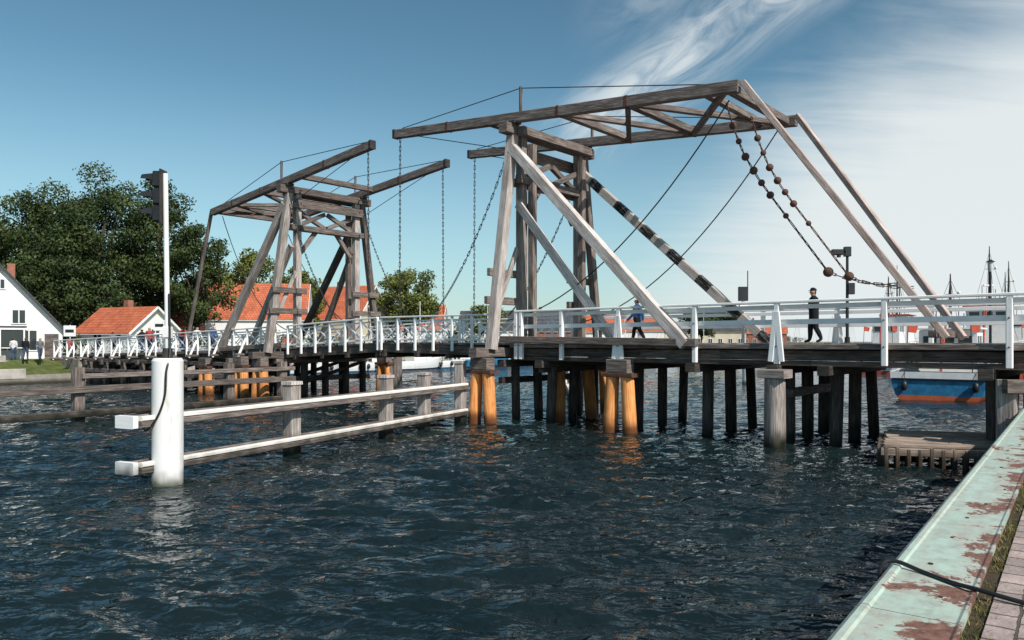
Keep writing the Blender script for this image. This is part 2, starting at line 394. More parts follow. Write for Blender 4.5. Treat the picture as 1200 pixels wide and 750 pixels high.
for a,b in (((2.9,36),(3.5,50)),((-7.5,45),(-9.5,62))):
    for z in (.5,1.4): mb.beam(lineP(a,b,0,z),lineP(a,b,1,z),.2,.25,'walerw')
    for k in (0,.33,.66,1): p=lineP(a,b,k,0); mb.beam((p.x+.25,p.y,-1),(p.x+.25,p.y,2),.36,.36,'brown')
mb.finish('walers_and_posts',g)

# ---------------------------------------------------------------- signal on white pile
whitepaint=plain('white_paint_steel',(.80,.80,.78),.45,.4,.10,1.2)
m,nt,b_=new_mat('white_painted_pile',.4,.4)
w=wet_factor(nt,.05,.45); n_=noise(nt,coord(nt,'Object',(3,3,.5)),1.5,5,.65)
col=ramp(nt,n_,[(.35,(.87,.86,.84)),(.58,(.80,.78,.75)),(.72,(.55,.52,.47))])
nt.links.new(mixc(nt,w,(.12,.13,.09),col),b_.inputs['Base Color']); whitepile=m
sg=group('traffic_signal'); mb=MB([whitepile]); X,Y=-7.6,16.7
mb.tube([(X,Y,-1),(X,Y,2.72)],.325,whitepile,36,1); mb.tube([(X,Y,2.72),(X,Y,2.78)],[.325,.29],whitepile,36,1)
mb.tube([(X,Y,2.78),(X,Y,3.0)],[.12,.10],'metal',14); mb.finish('pile_base',sg)
mb=MB([whitepaint]); mb.tube([(X,Y,2.9),(X-.05,Y,6.85)],.055,whitepaint,14,1)
mb.box((X,Y,3.35),(.16,.16,.25),whitepaint); mb.finish('pole',sg)
mb=MB(['black']); zc=6.33
for dzz in (.38,0,-.38):
    mb.box((X-.19,Y,zc+dzz),(.15,.30,.355),'black',ch=.03)
    d=Vector((-1,-.08,-.12)).normalized(); c=Vector((X-.265,Y,zc+dzz+.01))
    n=16;vs=[];fs=[];uv=[]
    for k in range(n+1):
        an=math.radians(-35+250*k/n); off=Vector((0,-.125*math.cos(an),.145*math.sin(an)))
        ln=.27 if math.sin(an)>.2 else .06
        vs+= [c+off,c+off+d*ln]
    for k in range(n): fs.append((2*k,2*k+1,2*k+3,2*k+2)); uv.append([(0,0)]*4)
    mb.add(vs,fs,uv,'black',1); mb.tube([c,c+d*.02],.12,'metal',14)
mb.box((X-.10,Y,zc),(.025,.34,1.2),'metal')
for z in (zc+.4,zc-.4): mb.beam((X-.15,Y,z),(X,Y,z),.05,.05,'metal')
mb.finish('signal_head',sg)
mb=MB(['black'])
def spline(pts,n=5):
    pv=[Vector(p) for p in pts]; sm=[]
    for i in range(len(pv)-1):
        p0=pv[max(i-1,0)];p1=pv[i];p2=pv[i+1];p3=pv[min(i+2,len(pv)-1)]
        for k in range(n):
            t=k/n; sm.append(.5*((2*p1)+(p2-p0)*t+(2*p0-5*p1+4*p2-p3)*t*t+(3*p1-p0-3*p2+p3)*t**3))
    sm.append(pv[-1]); return sm
mb.tube(spline([(X+.06,Y-.06,4.2),(X+.08,Y-.08,3.3),(X+.14,Y-.2,2.85),(X+.12,Y-.33,2.5),(X+.1,Y-.35,2.0),(X-.02,Y-.36,1.6),(X-.2,Y-.34,1.32),(X-.36,Y-.25,1.22),(X-.5,Y-.1,1.25)]),.024,'black',7)
mb.finish('cable',sg)

def lampo(name,base,h,arm):
    g=group(name); mb=MB(['black']); b=Vector(base)
    mb.tube([b,b+Vector((0,0,h))],[.055,.045],'black',10); mb.tube([b,b+Vector((0,0,.3))],.09,'black',10)
    if arm:
        t=b+Vector((0,0,h-.15)); mb.beam(t,t+Vector((-.45,0,0)),.06,.06,'black'); mb.box(t+Vector((-.35,0,-.02)),(.36,.2,.2),'black',ch=.03)
        mb.box(t+Vector((0,0,-.0)),(.2,.2,.34),'black'); mb.box(t+Vector((.12,0,-1.3)),(.22,.18,.4),'black')
        mb.tube([t+Vector((-.3,0,-.12)),t+Vector((-.3,0,-.2))],.07,'black',10)
    else:
        t=b+Vector((0,0,h)); mb.tube([t,t+Vector((0,0,.1)),t+Vector((0,0,.4))],[.05,.09,.11],M_glass,12); mb.tube([t+Vector((0,0,.4)),t+Vector((0,0,.5))],[.18,.03],'black',12)
    mb.finish('lamp_body',g)
M_glass=plain('lamp_glass',(.6,.62,.62),.2,.5,.05)
lampo('signal_post',B(11.6,W+.1,3.0),3.45,True)
lampo('street_lamp',(19.6,31,2.4),3.6,False)
g=group('bollard_sign'); mb=MB(['black']); p=B(7.6,W+.5,0)
mb.tube([p+Vector((0,0,2.6)),p+Vector((0,0,4.75))],.06,whitepaint,10,1); mb.box(p+Vector((0,0,5.0)),(.34,.2,.55),'black'); mb.box(p+Vector((0,-.02,4.5)),(.3,.14,.3),whitepaint); mb.tube([p+Vector((.18,0,5.2)),p+Vector((.18,0,5.9))],.02,'metal',6)
mb.finish('sign_body',g)
g=group('mooring_post'); mb=MB(['white']); 
mb.tube([(17.4,56,-1),(17.4,56,1.5)],.36,whitepile,18,1); mb.tube([(17.4,56,1.5),(17.4,56,1.62)],[.36,.2],whitepile,18,1); mb.finish('post',g)
g=group('fender_post'); mb=MB(['grey']); p=B(16.9,-.75,0)
mb.beam((p.x+.25,p.y,-1),(p.x+.25,p.y,2.2),.42,.42,'grey',ch=.04); mb.beam((p.x+.85,p.y-.1,-1),(p.x+.85,p.y-.1,2.35),.42,.42,'grey',ch=.04)
mb.beam((p.x+.0,p.y-.3,2.05),(p.x+1.5,p.y-.3,2.05),.22,.34,'brown'); mb.beam((p.x+.1,p.y-.3,1.1),(p.x+1.5,p.y-.3,1.1),.22,.34,'brown'); mb.finish('posts',g)

# ---------------------------------------------------------------- near quay
QD=Vector((.6,.8,0)); QN=Vector((.8,-.6,0)); Q0=Vector((-1.43,0,0))
def Q(a,b,z): return Q0+QD*a+QN*b+Vector((0,0,z))
m,nt,b_=new_mat('mint_painted_steel',.5,.35)
v=coord(nt,'UV'); n1=noise(nt,v,1.25,9,.72,.4); n2=noise(nt,v,14,5,.65); n3=noise(nt,v,.5,3); n4=noise(nt,coord(nt,'UV',(.5,3,1)),2,7,.68); n5=noise(nt,v,6,7,.7)
mint=ramp(nt,n3,[(.3,(.38,.51,.43)),(.7,(.47,.58,.50))])
mint=mixc(nt,ramp(nt,n4,[(.42,(0,0,0)),(.70,(.9,.9,.9))]),mint,(.40,.40,.34))
mint=mixc(nt,ramp(nt,n5,[(.46,(0,0,0)),(.72,(.75,.75,.75))]),mint,(.24,.24,.19))
sx=nd(nt,'ShaderNodeSeparateXYZ',{0:v}); inner=mrange(nt,sx.outputs[1],.25,.7,-.015,.11)
rm=math_(nt,'ADD',math_(nt,'ADD',n1,math_(nt,'MULTIPLY',math_(nt,'SUBTRACT',n2,.5),.14)),inner)
k=mrange(nt,rm,.595,.61,0,1); halo=mrange(nt,rm,.54,.605,0,.6)
rustc=ramp(nt,n2,[(.35,(.10,.05,.038)),(.55,(.20,.10,.075)),(.72,(.30,.19,.155))])
col=mixc(nt,halo,mint,(.46,.41,.34)); col=mixc(nt,k,col,rustc)
nt.links.new(col,b_.inputs['Base Color']); nt.links.new(mrange(nt,k,0,1,.5,.9),b_.inputs['Roughness'])
bump(nt,b_,math_(nt,'SUBTRACT',math_(nt,'MULTIPLY',n2,.5),k),.5,.006); mintm=m
m,nt,b_=new_mat('clinker_paving',.9,.2)
v=coord(nt,'UV'); wob=nd(nt,'ShaderNodeTexNoise',{'Vector':v,'Scale':9.0}); vv=mixc(nt,.03,v,wob.outputs['Color'],'ADD')
br=nd(nt,'ShaderNodeTexBrick',{'Vector':vv,'Scale':1.0,'Mortar Size':.011,'Mortar Smooth':.3,'Brick Width':.25,'Row Height':.17,'Color1':c4((.46,.37,.34)),'Color2':c4((.31,.26,.245)),'Mortar':c4((.11,.095,.07))})
n1=noise(nt,v,5,6,.65); n2=noise(nt,v,40,3,.6)
col=mixc(nt,.8,br.outputs['Color'],ramp(nt,n1,[(.3,(.6,.58,.56)),(.7,(1.25,1.2,1.18))]),'MULTIPLY')
col=mixc(nt,.35,col,ramp(nt,n2,[(.3,(.5,.5,.5)),(.7,(1.3,1.3,1.3))]),'MULTIPLY')
nt.links.new(col,b_.inputs['Base Color']); bump(nt,b_,math_(nt,'SUBTRACT',math_(nt,'MULTIPLY',n2,.3),br.outputs['Fac']),.9,.015); brick=m
soil=plain('joint_soil',(.07,.055,.035),.95,.1,.4,20,0,.5)
rustwall=plain('sheet_pile_steel',(.10,.065,.05),.8,.2,.5,3,0,.4)
def strip(mb,prof,a0,a1,mat,n=1):
    L=0
    for (b0,z0),(b1,z1) in zip(prof[:-1],prof[1:]):
        l=math.dist((b0,z0),(b1,z1))
        for i in range(n):
            p=a0+(a1-a0)*i/n;q=a0+(a1-a0)*(i+1)/n
            mb.add([Q(p,b0,z0),Q(q,b0,z0),Q(q,b1,z1),Q(p,b1,z1)],[(0,3,2,1)],[[(p,L),(p,L+l),(q,L+l),(q,L)]],mat,1,False)
        L+=l
quay=group('quay'); mb=MB([mintm])
a=-6.0
while a<140:
    L=6.0
    strip(mb,[(0,1.28),(0,1.44),(.012,1.475),(.045,1.5),(.085,1.5),(.10,1.485),(.56,1.485),(.58,1.497),(.60,1.497),(.60,1.40)],a,a+L-.008,mintm)
    a+=L
mb.finish('steel_coping',quay)
mb=MB([rustwall]); 
a=-6
while a<140:
    mb.add([Q(a,.03,-1),Q(a+.35,.03,-1),Q(a+.5,.3,-1),Q(a+.85,.3,-1),Q(a+1,.03,-1),Q(a,.03,1.3),Q(a+.35,.03,1.3),Q(a+.5,.3,1.3),Q(a+.85,.3,1.3),Q(a+1,.03,1.3)],[(0,1,6,5),(1,2,7,6),(2,3,8,7),(3,4,9,8)],[[(0,0)]*4]*4,rustwall,1)
    a+=1
mb.finish('sheet_piling',quay)
mb=MB([soil]); strip(mb,[(.60,1.455),(.70,1.462)],-6,140,soil); mb.finish('joint',quay)
mb=MB(['rust'])
for i in range(26):
    p=Q(1+i*.9+random.uniform(-.1,.1),.3+random.uniform(-.12,.2),1.487); mb.tube([p,p+Vector((0,0,.008))],random.uniform(.012,.02),'rust',8)
mb.finish('bolts',quay)
mb=MB([brick]); strip(mb,[(.70,1.478),(12,1.50),(400,1.55)],-30,900,brick); mb.finish('paving',quay)
m,nt,b_=new_mat('grass_blades',.8,.2); gp=nd(nt,'ShaderNodeNewGeometry'); nt.links.new(ramp(nt,noise(nt,gp.outputs['Position'],7,3),[(.35,(.07,.10,.025)),(.5,(.18,.17,.05)),(.65,(.34,.26,.11))]),b_.inputs['Base Color']); green=m
vs=[];fs=[]
for i in range(5600):
    a_=rng.uniform(2,20); clump=math.sin(a_*5.1)+math.sin(a_*2.3+1)+math.sin(a_*11); 
    if clump<rng.uniform(-2.2,1.0): continue
    b0=rng.normal(.655,.045); h=rng.uniform(.012,.05); p=Q(a_,b0,1.455); an=rng.uniform(0,6.28); w_=.004
    dx=Vector((math.cos(an),math.sin(an),0)); ln=Vector((rng.normal(0,.6),rng.normal(0,.6),1))*h
    k=len(vs); vs+=[p-dx*w_,p+dx*w_,p+ln]; fs.append((k,k+1,k+2))
me=D.meshes.new('grass'); me.from_pydata([tuple(v) for v in vs],[],fs); me.materials.append(green); o=D.objects.new('grass',me); scene.collection.objects.link(o)
g=group('hose'); mb=MB(['black'])
hp=[Q(6.95,-.035,.8),Q(6.97,-.04,1.3),Q(7.0,-.03,1.49),Q(7.03,.06,1.525),Q(6.95,.25,1.50),Q(6.80,.45,1.50),Q(6.68,.62,1.515),Q(6.6,.9,1.50),Q(6.5,1.3,1.50),Q(6.2,2,1.50),Q(6.1,3.2,1.51)]
mb.tube(spline(hp,6),.016,'black',8); mb.finish('tube',g)

g=group('timber_landing_stage')
M['stage']=wood('landing_stage_timber',(.17,.125,.095),(.36,.285,.23),(.52,.44,.38),wetcol=(.05,.036,.026)); 
mb=MB(['stage']); rz=math.atan2(-.25,.95); ex=Vector((math.cos(rz),math.sin(rz),0)); ey=Vector((.45,.89,0)); o0=Vector((9.55,19.35,0))
for j in range(12):
    v0=o0+ey*(.29*j)+Vector((0,0,.50+random.uniform(-.012,.012))); L1=3.3+random.uniform(-.06,.06)+.10*j
    cut=random.uniform(1.0,2.2); mb.beam(v0+ex*random.uniform(-.05,.05),v0+ex*(cut-.01),.27,.09,'stage',tone=random.uniform(.75,1.25)); mb.beam(v0+ex*(cut+.01),v0+ex*L1,.27,.09,'stage',tone=random.uniform(.75,1.25))
for k in range(13):
    p=o0+ex*(.26*k)-ey*.17; mb.beam(p+Vector((0,0,-.6)),p+Vector((0,0,.46+random.uniform(-.03,.03))),.24,.10,'stage',up=ex,tone=random.uniform(.55,1.0))
for k in range(12):
    p=o0+ey*(.29*k)-ex*.06; mb.beam(p+Vector((0,0,-.6)),p+Vector((0,0,.44)),.27,.10,'stage',up=ey,tone=random.uniform(.5,.9))
mb.beam(o0-ey*.24-ex*.1+Vector((0,0,.36)),o0-ey*.24+ex*3.3+Vector((0,0,.36)),.08,.20,'stage',tone=1.1)
mb.finish('planking',g)

# ---------------------------------------------------------------- far ground (left bank)
m,nt,b_=new_mat('ground_mat',.95,.1)
g_=nd(nt,'ShaderNodeNewGeometry'); n1=noise(nt,g_.outputs['Position'],.25,5,.6); n2=noise(nt,g_.outputs['Position'],2.0,5,.6)
grass=ramp(nt,n2,[(.3,(.05,.07,.02)),(.7,(.13,.145,.05))])
sz=nd(nt,'ShaderNodeSeparateXYZ',{0:g_.outputs['Position']})
pth=math_(nt,'MULTIPLY',ramp(nt,n1,[(.44,(0,0,0)),(.52,(1,1,1))]),mrange(nt,sz.outputs[2],1.55,1.68,0,1))
col=mixc(nt,pth,grass,ramp(nt,n2,[(.3,(.20,.18,.15)),(.7,(.30,.27,.23))]))
col=mixc(nt,mrange(nt,sz.outputs[2],.62,.68,0,1),mixc(nt,mrange(nt,sz.outputs[2],.1,.4,0,1),(.05,.045,.035),ramp(nt,n2,[(.3,(.2,.18,.15)),(.7,(.36,.33,.29))])),col)
nt.links.new(col,b_.inputs['Base Color'])
def L(a,b,z):
    return Vector((-35.9,55.9,0))+QD*a-QN*b+Vector((0,0,z))
mb=MB([m]); prof=[(0,-1.2),(0,.6),(.5,.65),(3.2,1.35),(4,1.70),(60,1.8),(1500,1.9)]
for (b0,z0),(b1,z1) in zip(prof[:-1],prof[1:]):
    mb.quad([L(-400,b0,z0),L(-400,b1,z1),L(2500,b1,z1),L(2500,b0,z0)],m)
mb.finish('ground')
g=group('retaining_wall'); wallm=plain('pale_concrete',(.44,.40,.36),.9,.2,.25,1.5,0,.3); mb=MB([wallm])
for i in range(20): mb.beam(L(-60+i*3,.15,.75),L(-57.03+i*3,.15,.75),.4,.75,wallm,ch=.03,tone=1)
for i in range(20): mb.beam(L(-60+i*3,3.9,1.55),L(-57.03+i*3,3.9,1.55),.4,1.0,wallm,ch=.03,tone=1)
mb.beam(L(8,.2,.9),L(160,.2,.9),.4,.8,wallm); mb.finish('wall',g)

# ---------------------------------------------------------------- water
def axis(c,lo,hi,a,n):
    u0=math.asinh((lo-c)/a);u1=math.asinh((hi-c)/a); return c+a*np.sinh(np.linspace(u0,u1,n))
xs=axis(0,-2500,2500,9,1000); ys=axis(11,-60,4000,8,900)
Xg,Yg=np.meshgrid(xs,ys); dx=np.gradient(xs)[None,:]; dy=np.gradient(ys)[:,None]; sp=np.maximum(dx,dy)
Z=np.zeros_like(Xg); wx=.30*np.sin(Yg*.61+1)+.25*np.sin(Xg*.53+Yg*.31)+.08*np.sin(Xg*2.1+1.2*Yg); wy=.30*np.sin(Xg*.57+2)+.3*np.sin(Yg*.39-Xg*.43)+.08*np.sin(Yg*1.9-Xg*1.4)
patch=.85+.30*np.sin(Xg*.33+Yg*.21+1.3)*np.sin(Yg*.27-Xg*.12)
for i in range(64):
    lam=.38*(2.0/.38)**(rng.uniform(0,1)**1.35); th=math.radians(-98)+rng.normal(0,.50); k=2*math.pi/lam
    sl=.068 if lam<1.0 else .036; amp=sl/k
    att=np.clip((lam/sp-2.2)/1.5,0,1)
    ph=k*(math.cos(th)*(Xg+wx)+math.sin(th)*(Yg+wy))+rng.uniform(0,6.28)
    Z+=amp*att*(np.sin(ph)+.28*np.cos(2*ph))
Z*=patch
ny,nx=Xg.shape
co=np.stack([Xg,Yg,Z],-1).reshape(-1,3).astype(np.float32)
idx=np.arange(nx*ny).reshape(ny,nx); q=np.stack([idx[:-1,:-1],idx[:-1,1:],idx[1:,1:],idx[1:,:-1]],-1).reshape(-1,4)
def fast_mesh(name,co,q):
    me=D.meshes.new(name); k=q.shape[1]; me.vertices.add(len(co)); me.vertices.foreach_set('co',co.ravel())
    me.loops.add(q.size); me.loops.foreach_set('vertex_index',q.ravel().astype(np.int32))
    me.polygons.add(len(q)); me.polygons.foreach_set('loop_start',np.arange(0,q.size,k,dtype=np.int32)); 
    me.update(calc_edges=True); return me
me=fast_mesh('water',co,q); me.polygons.foreach_set('use_smooth',np.ones(len(q),dtype=bool))
m,nt,b_=new_mat('river_water',.03,.5); b_.inputs['IOR'].default_value=1.33
g_=nd(nt,'ShaderNodeNewGeometry'); mp=nd(nt,'ShaderNodeMapping',{'Vector':g_.outputs['Position'],'Scale':(1,1.8,1),'Rotation':(0,0,.15)})
n1=noise(nt,mp.outputs[0],3.6,2,.5,.4); n2=noise(nt,mp.outputs[0],1.4,2,.5,.4)
n3=noise(nt,g_.outputs['Position'],.35,2)
nt.links.new(ramp(nt,n3,[(.3,(.005,.012,.014)),(.7,(.010,.019,.020))]),b_.inputs['Base Color'])
bump(nt,b_,math_(nt,'ADD',n1,math_(nt,'MULTIPLY',n2,2.2)),.75,.10)
me.materials.append(m); o=D.objects.new('water',me); scene.collection.objects.link(o)

# ---------------------------------------------------------------- trees
def leafmat(name,c1,c2):
    m,nt,b_=new_mat(name,.6,.25); at=nd(nt,'ShaderNodeAttribute',attribute_name='tone')
    col=ramp(nt,at.outputs['Fac'],[(0,c1),(1,c2)]); nt.links.new(col,b_.inputs['Base Color'])
    return m
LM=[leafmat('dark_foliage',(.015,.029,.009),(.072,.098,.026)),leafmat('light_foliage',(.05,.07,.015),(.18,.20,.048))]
bark=plain('bark',(.07,.055,.045),.9,.1,.4,4,0,.5)
def leaves(cent,rad,ctone,n,size):
    k=rng.choice(len(cent),n,p=rad**2/np.sum(rad**2)); d=rng.normal(size=(n,3)); d/=np.linalg.norm(d,axis=1)[:,None]
    r=rad[k]*np.clip(rng.normal(.88,.2,n),.1,1.35); p=cent[k]+d*r[:,None]*np.array([1,1,.78])
    nrm=d+rng.normal(size=(n,3))*.7; nrm/=np.linalg.norm(nrm,axis=1)[:,None]
    a=np.cross(nrm,rng.normal(size=(n,3))); a/=np.linalg.norm(a,axis=1)[:,None]; b=np.cross(nrm,a)
    s_=(size*rng.uniform(.6,1.3,n))[:,None]
    co=np.stack([p-a*s_*.5,p-b*s_*.32,p+a*s_*.5,p+b*s_*.32],1).reshape(-1,3)
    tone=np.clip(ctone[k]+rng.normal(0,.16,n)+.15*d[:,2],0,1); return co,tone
def leafobj(name,co,tone,mat,parent):
    q=np.arange(len(co)).reshape(-1,4); me=fast_mesh(name,co.astype(np.float32),q)
    a=me.attributes.new('tone','FLOAT','FACE'); a.data.foreach_set('value',tone.astype(np.float32)); me.materials.append(mat)
    o=D.objects.new(name,me); scene.collection.objects.link(o); o.parent=parent; return o
def tree(x,y,H,R,n=15000,mat=0,size=.36,low=.22,z0=1.7,name='broadleaf_tree'):
    g=group(name); nb=80
    d=rng.normal(size=(nb,3)); d/=np.linalg.norm(d,axis=1)[:,None]; rr=rng.uniform(.35,1,nb)**.6
    lump=1+.16*np.sin(3*np.arctan2(d[:,1],d[:,0])+rng.uniform(0,6))+rng.normal(0,.06,nb)
    ch=H*(1-low)/2; cz=z0+H*low+ch; wide=np.where(d[:,2]<0,1.0,.93)
    cent=np.stack([x+d[:,0]*rr*R*.82*lump*wide,y+d[:,1]*rr*R*.82*lump*wide,cz+d[:,2]*rr*ch*.86],1); rad=rng.uniform(.12,.25,nb)*R
    ct=rng.uniform(.15,.75,nb)
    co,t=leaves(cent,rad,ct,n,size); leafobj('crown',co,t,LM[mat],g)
    mb=MB([bark]); base=Vector((x,y,z0-.3)); top=Vector((x+rng.normal(0,.3),y,z0+H*.6))
    mb.tube([base,base+Vector((0,0,.6)),base.lerp(top,.5),top],[H*.032,H*.024,H*.017,H*.006],bark,9)
    for i in range(14):
        k=rng.uniform(.3,.95); p=base.lerp(top,k); c=Vector(cent[rng.integers(nb)]); mid=p.lerp(c,.5)+Vector((0,0,.4))
        mb.tube([p,mid,c],[H*.010,H*.006,H*.002],bark,6)
    mb.finish('trunk',g)
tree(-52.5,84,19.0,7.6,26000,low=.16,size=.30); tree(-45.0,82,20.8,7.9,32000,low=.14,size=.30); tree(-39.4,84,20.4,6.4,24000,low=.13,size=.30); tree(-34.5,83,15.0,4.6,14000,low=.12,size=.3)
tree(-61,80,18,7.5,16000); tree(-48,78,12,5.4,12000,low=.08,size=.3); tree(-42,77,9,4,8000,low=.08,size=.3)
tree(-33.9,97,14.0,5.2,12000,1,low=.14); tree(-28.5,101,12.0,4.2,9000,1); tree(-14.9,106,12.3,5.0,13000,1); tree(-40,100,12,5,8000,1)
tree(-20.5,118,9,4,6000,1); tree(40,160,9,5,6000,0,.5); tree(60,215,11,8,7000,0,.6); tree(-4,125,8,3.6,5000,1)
g=group('distant_tree_line'); cs=[];
for i in range(240):
    a_=rng.uniform(110,900); b0=rng.uniform(60,120)+a_*.15; p=L(a_,b0,0); h=rng.uniform(4,9)
    for j in range(4): cs.append((p.x+rng.normal(0,3),p.y+rng.normal(0,3),1.7+h*rng.uniform(.25,.85),rng.uniform(1.6,3.4)))
for i in range(200):
    p=Vector((rng.uniform(-260,-60),rng.uniform(120,170),0)); h=rng.uniform(6,12)
    for j in range(4): cs.append((p.x+rng.normal(0,3),p.y+rng.normal(0,3),1.7+h*rng.uniform(.2,.8),rng.uniform(2,3.5)))
cs=np.array(cs); co,t=leaves(cs[:,:3],cs[:,3],rng.uniform(.1,.6,len(cs)),60000,.9); leafobj('crowns',co,t,LM[0],g)
g=group('hedge'); cs=[]
for i in range(160):
    p=L(rng.uniform(-30,95),rng.uniform(9,30),0); cs.append((p.x,p.y,1.7+rng.uniform(.4,1.6),rng.uniform(.7,1.5)))
cs=np.array(cs); co,t=leaves(cs[:,:3],cs[:,3],rng.uniform(.1,.8,len(cs)),26000,.32); leafobj('foliage',co,t,LM[0],g)

# ---------------------------------------------------------------- houses
def rooftile(name,c):
    m,nt,b_=new_mat(name,.85,.15); v=coord(nt,'UV',(1,1,1)); wv=nd(nt,'ShaderNodeTexBrick',{'Vector':v,'Scale':1.0,'Brick Width':.3,'Row Height':.35,'Mortar Size':.02,'Color1':c4(c),'Color2':c4(tuple(x*.72 for x in c)),'Mortar':c4(tuple(x*.35 for x in c))})
    n1=noise(nt,v,.6,5,.6); col=mixc(nt,.7,wv.outputs['Color'],ramp(nt,n1,[(.3,(.6,.6,.6)),(.7,(1.2,1.2,1.2))]),'MULTIPLY'); nt.links.new(col,b_.inputs['Base Color']); return m
red=rooftile('red_roof_tiles',(.62,.18,.095)); greyroof=rooftile('grey_roof_tiles',(.10,.10,.105)); 
wwall=plain('white_render',(.78,.77,.74),.85,.2,.08,.6); bwall=plain('brick_wall_mat',(.30,.13,.09),.9,.2,.25,3); ywall=plain('cream_render',(.55,.48,.36),.85,.2,.1,.6)
m,nt,glassm=new_mat('window_glass',.08,.6); glassm.inputs['Base Color'].default_value=(.03,.04,.045,1); glass=m
def house(name,x,y,rz,w,Ln,eh,rh,wall,roof,z0=1.72,porch=False):
    g=group(name); ca,sa=math.cos(rz),math.sin(rz)
    P=lambda a,b,z: Vector((x+a*ca-b*sa,y+a*sa+b*ca,z0+z))
    h=w/2; mb=MB([wall])
    for b0 in (0,Ln):
        ps=[P(-h,b0,-.3),P(h,b0,-.3),P(h,b0,eh),P(0,b0,rh),P(-h,b0,eh)]; mb.quad(ps if b0==0 else ps[::-1],wall)
    for a0 in (-h,h): mb.quad([P(a0,0,-.3),P(a0,0,eh),P(a0,Ln,eh),P(a0,Ln,-.3)],wall)
    mb.finish('walls',g); mb=MB([roof]); sl=math.hypot(h,rh-eh); ov=.35/sl*1.0
    for sd in (-1,1):
        e=(sd*h*(1+ov*1.2),eh-(rh-eh)*ov*1.2)
        q=[P(0,-.4,rh+.12),P(e[0],-.4,e[1]+.12),P(e[0],Ln+.4,e[1]+.12),P(0,Ln+.4,rh+.12)]
        if sd<0:q=q[::-1]
        uvs=[(0,0),(0,sl),(Ln,sl),(Ln,0)]; uvs=uvs if sd>0 else uvs[::-1]
        mb.quad(q,roof,1,[(u,v_) for u,v_ in uvs])
        mb.beam(P(0,-.42,rh+.02),P(e[0],-.42,e[1]+.02),.05,.2,greyroof if porch else whitepaint)
        mb.quad([p-Vector((0,0,.1)) for p in q][::-1],whitepaint)
    c=P(w*.1,Ln*.6,0); mb.box((c.x,c.y,z0+rh+.1),(.6,.6,1.4),bwall,rz=rz); mb.finish('roof',g)
    mb=MB([glass])
    def win(a,b,z,ww,hh,side):
        if side=='f': c=P(a,-.03,z);dirx=(ca,sa)
        else: c=P((h+.03) if side=='r' else -(h+.03),b,z);dirx=(-sa,ca)
        d=Vector((dirx[0],dirx[1],0)); mb.beam(c-d*ww/2,c+d*ww/2,.05,hh,glass,ch=.002,tone=1)
        for q in (-1,0,1): mb.beam(c+d*ww/2*q-Vector((0,0,hh/2)),c+d*ww/2*q+Vector((0,0,hh/2)),.09,.09,whitepaint,up=d)
        for q in (-1,1): mb.beam(c-d*(ww/2+.06)+Vector((0,0,hh/2*q)),c+d*(ww/2+.06)+Vector((0,0,hh/2*q)),.10,.09,whitepaint)
    if not porch:
        for a in np.linspace(-h+1.3,h-1.3,3): win(a,0,1.5,1.1,1.3,'f')
    else:
        for a in np.linspace(-1.0,h-2.4,3): win(a,0,1.5,1.15,1.7,'f')
    for a in ((-1.3,1.3) if w>6 else (0,)): win(a,0,eh+.95 if rh-eh>2.5 else eh-.3,.95,1.15,'f')
    if rh-eh>4: win(0,0,rh-1.5,.7,.8,'f')
    for b0 in np.arange(1.5,Ln-1,2.6):
        for sd in 'lr': win(0,b0,1.5,1.1,1.3,sd)
    mb.finish('windows',g); mb=MB(['brown']); c=P(h*.45,-.05,1.0) if not porch else P(h*.82,-.05,1.0); mb.box(c,(1.0,.08,2.1),'brown',rz=rz); mb.finish('door',g)
    if porch:
        mb=MB([whitepaint]); 
        for a in (-3.2,-1.6,0,1.6): mb.beam(P(a,-2.2,-.1),P(a,-2.2,2.4),.12,.12,whitepaint)
        mb.beam(P(-3.4,-2.2,2.42),P(1.8,-2.2,2.42),.14,.16,whitepaint); mb.beam(P(-3.4,-1.15,2.6),P(1.8,-1.15,2.6),2.2,.1,greyroof)
        for a in (-2.4,-.8,.8): mb.beam(P(a-.7,-2.2,.9),P(a+.7,-2.2,.9),.06,.08,whitepaint); mb.quad([P(a-.7,-2.15,.95),P(a+.7,-2.15,.95),P(a+.7,-2.15,2.3),P(a-.7,-2.15,2.3)],glass)
        mb.finish('porch',g)
    return g
house('white_house',-41.7,61.6,.60,8.8,12,2.5,7.6,wwall,greyroof,porch=True)
house('red_roof_house',-26.0,96,1.75,8,13,4.2,8.6,wwall,red); house('red_roof_house',-19,104,1.2,8,10,4.6,9.0,ywall,red)
house('red_roof_house',-48.5,90,1.4,8,12,3.6,8.3,wwall,red); house('red_roof_house',-36.5,90,1.5,7,12,3.2,6.6,bwall,red)
house('red_roof_house',-33.5,71,1.15,5.6,7,2.3,4.6,wwall,red)
house('red_roof_house',-11,122,1.5,8,12,3.4,7.2,wwall,red)
house('dark_roof_house',14,150,1.5,8,14,3.5,7.5,bwall,greyroof); house('red_roof_house',24,165,1.5,8,11,3.5,7,wwall,red)
house('dark_roof_house',3,135,1.45,8,12,3.4,6.8,wwall,greyroof); house('boat_shed',62,205,1.5,12,24,4,6.5,ywall,greyroof); house('red_roof_house',85,235,1.3,9,16,4,8,bwall,red)
house('red_roof_house',36,180,1.4,9,16,4,7.5,wwall,red)

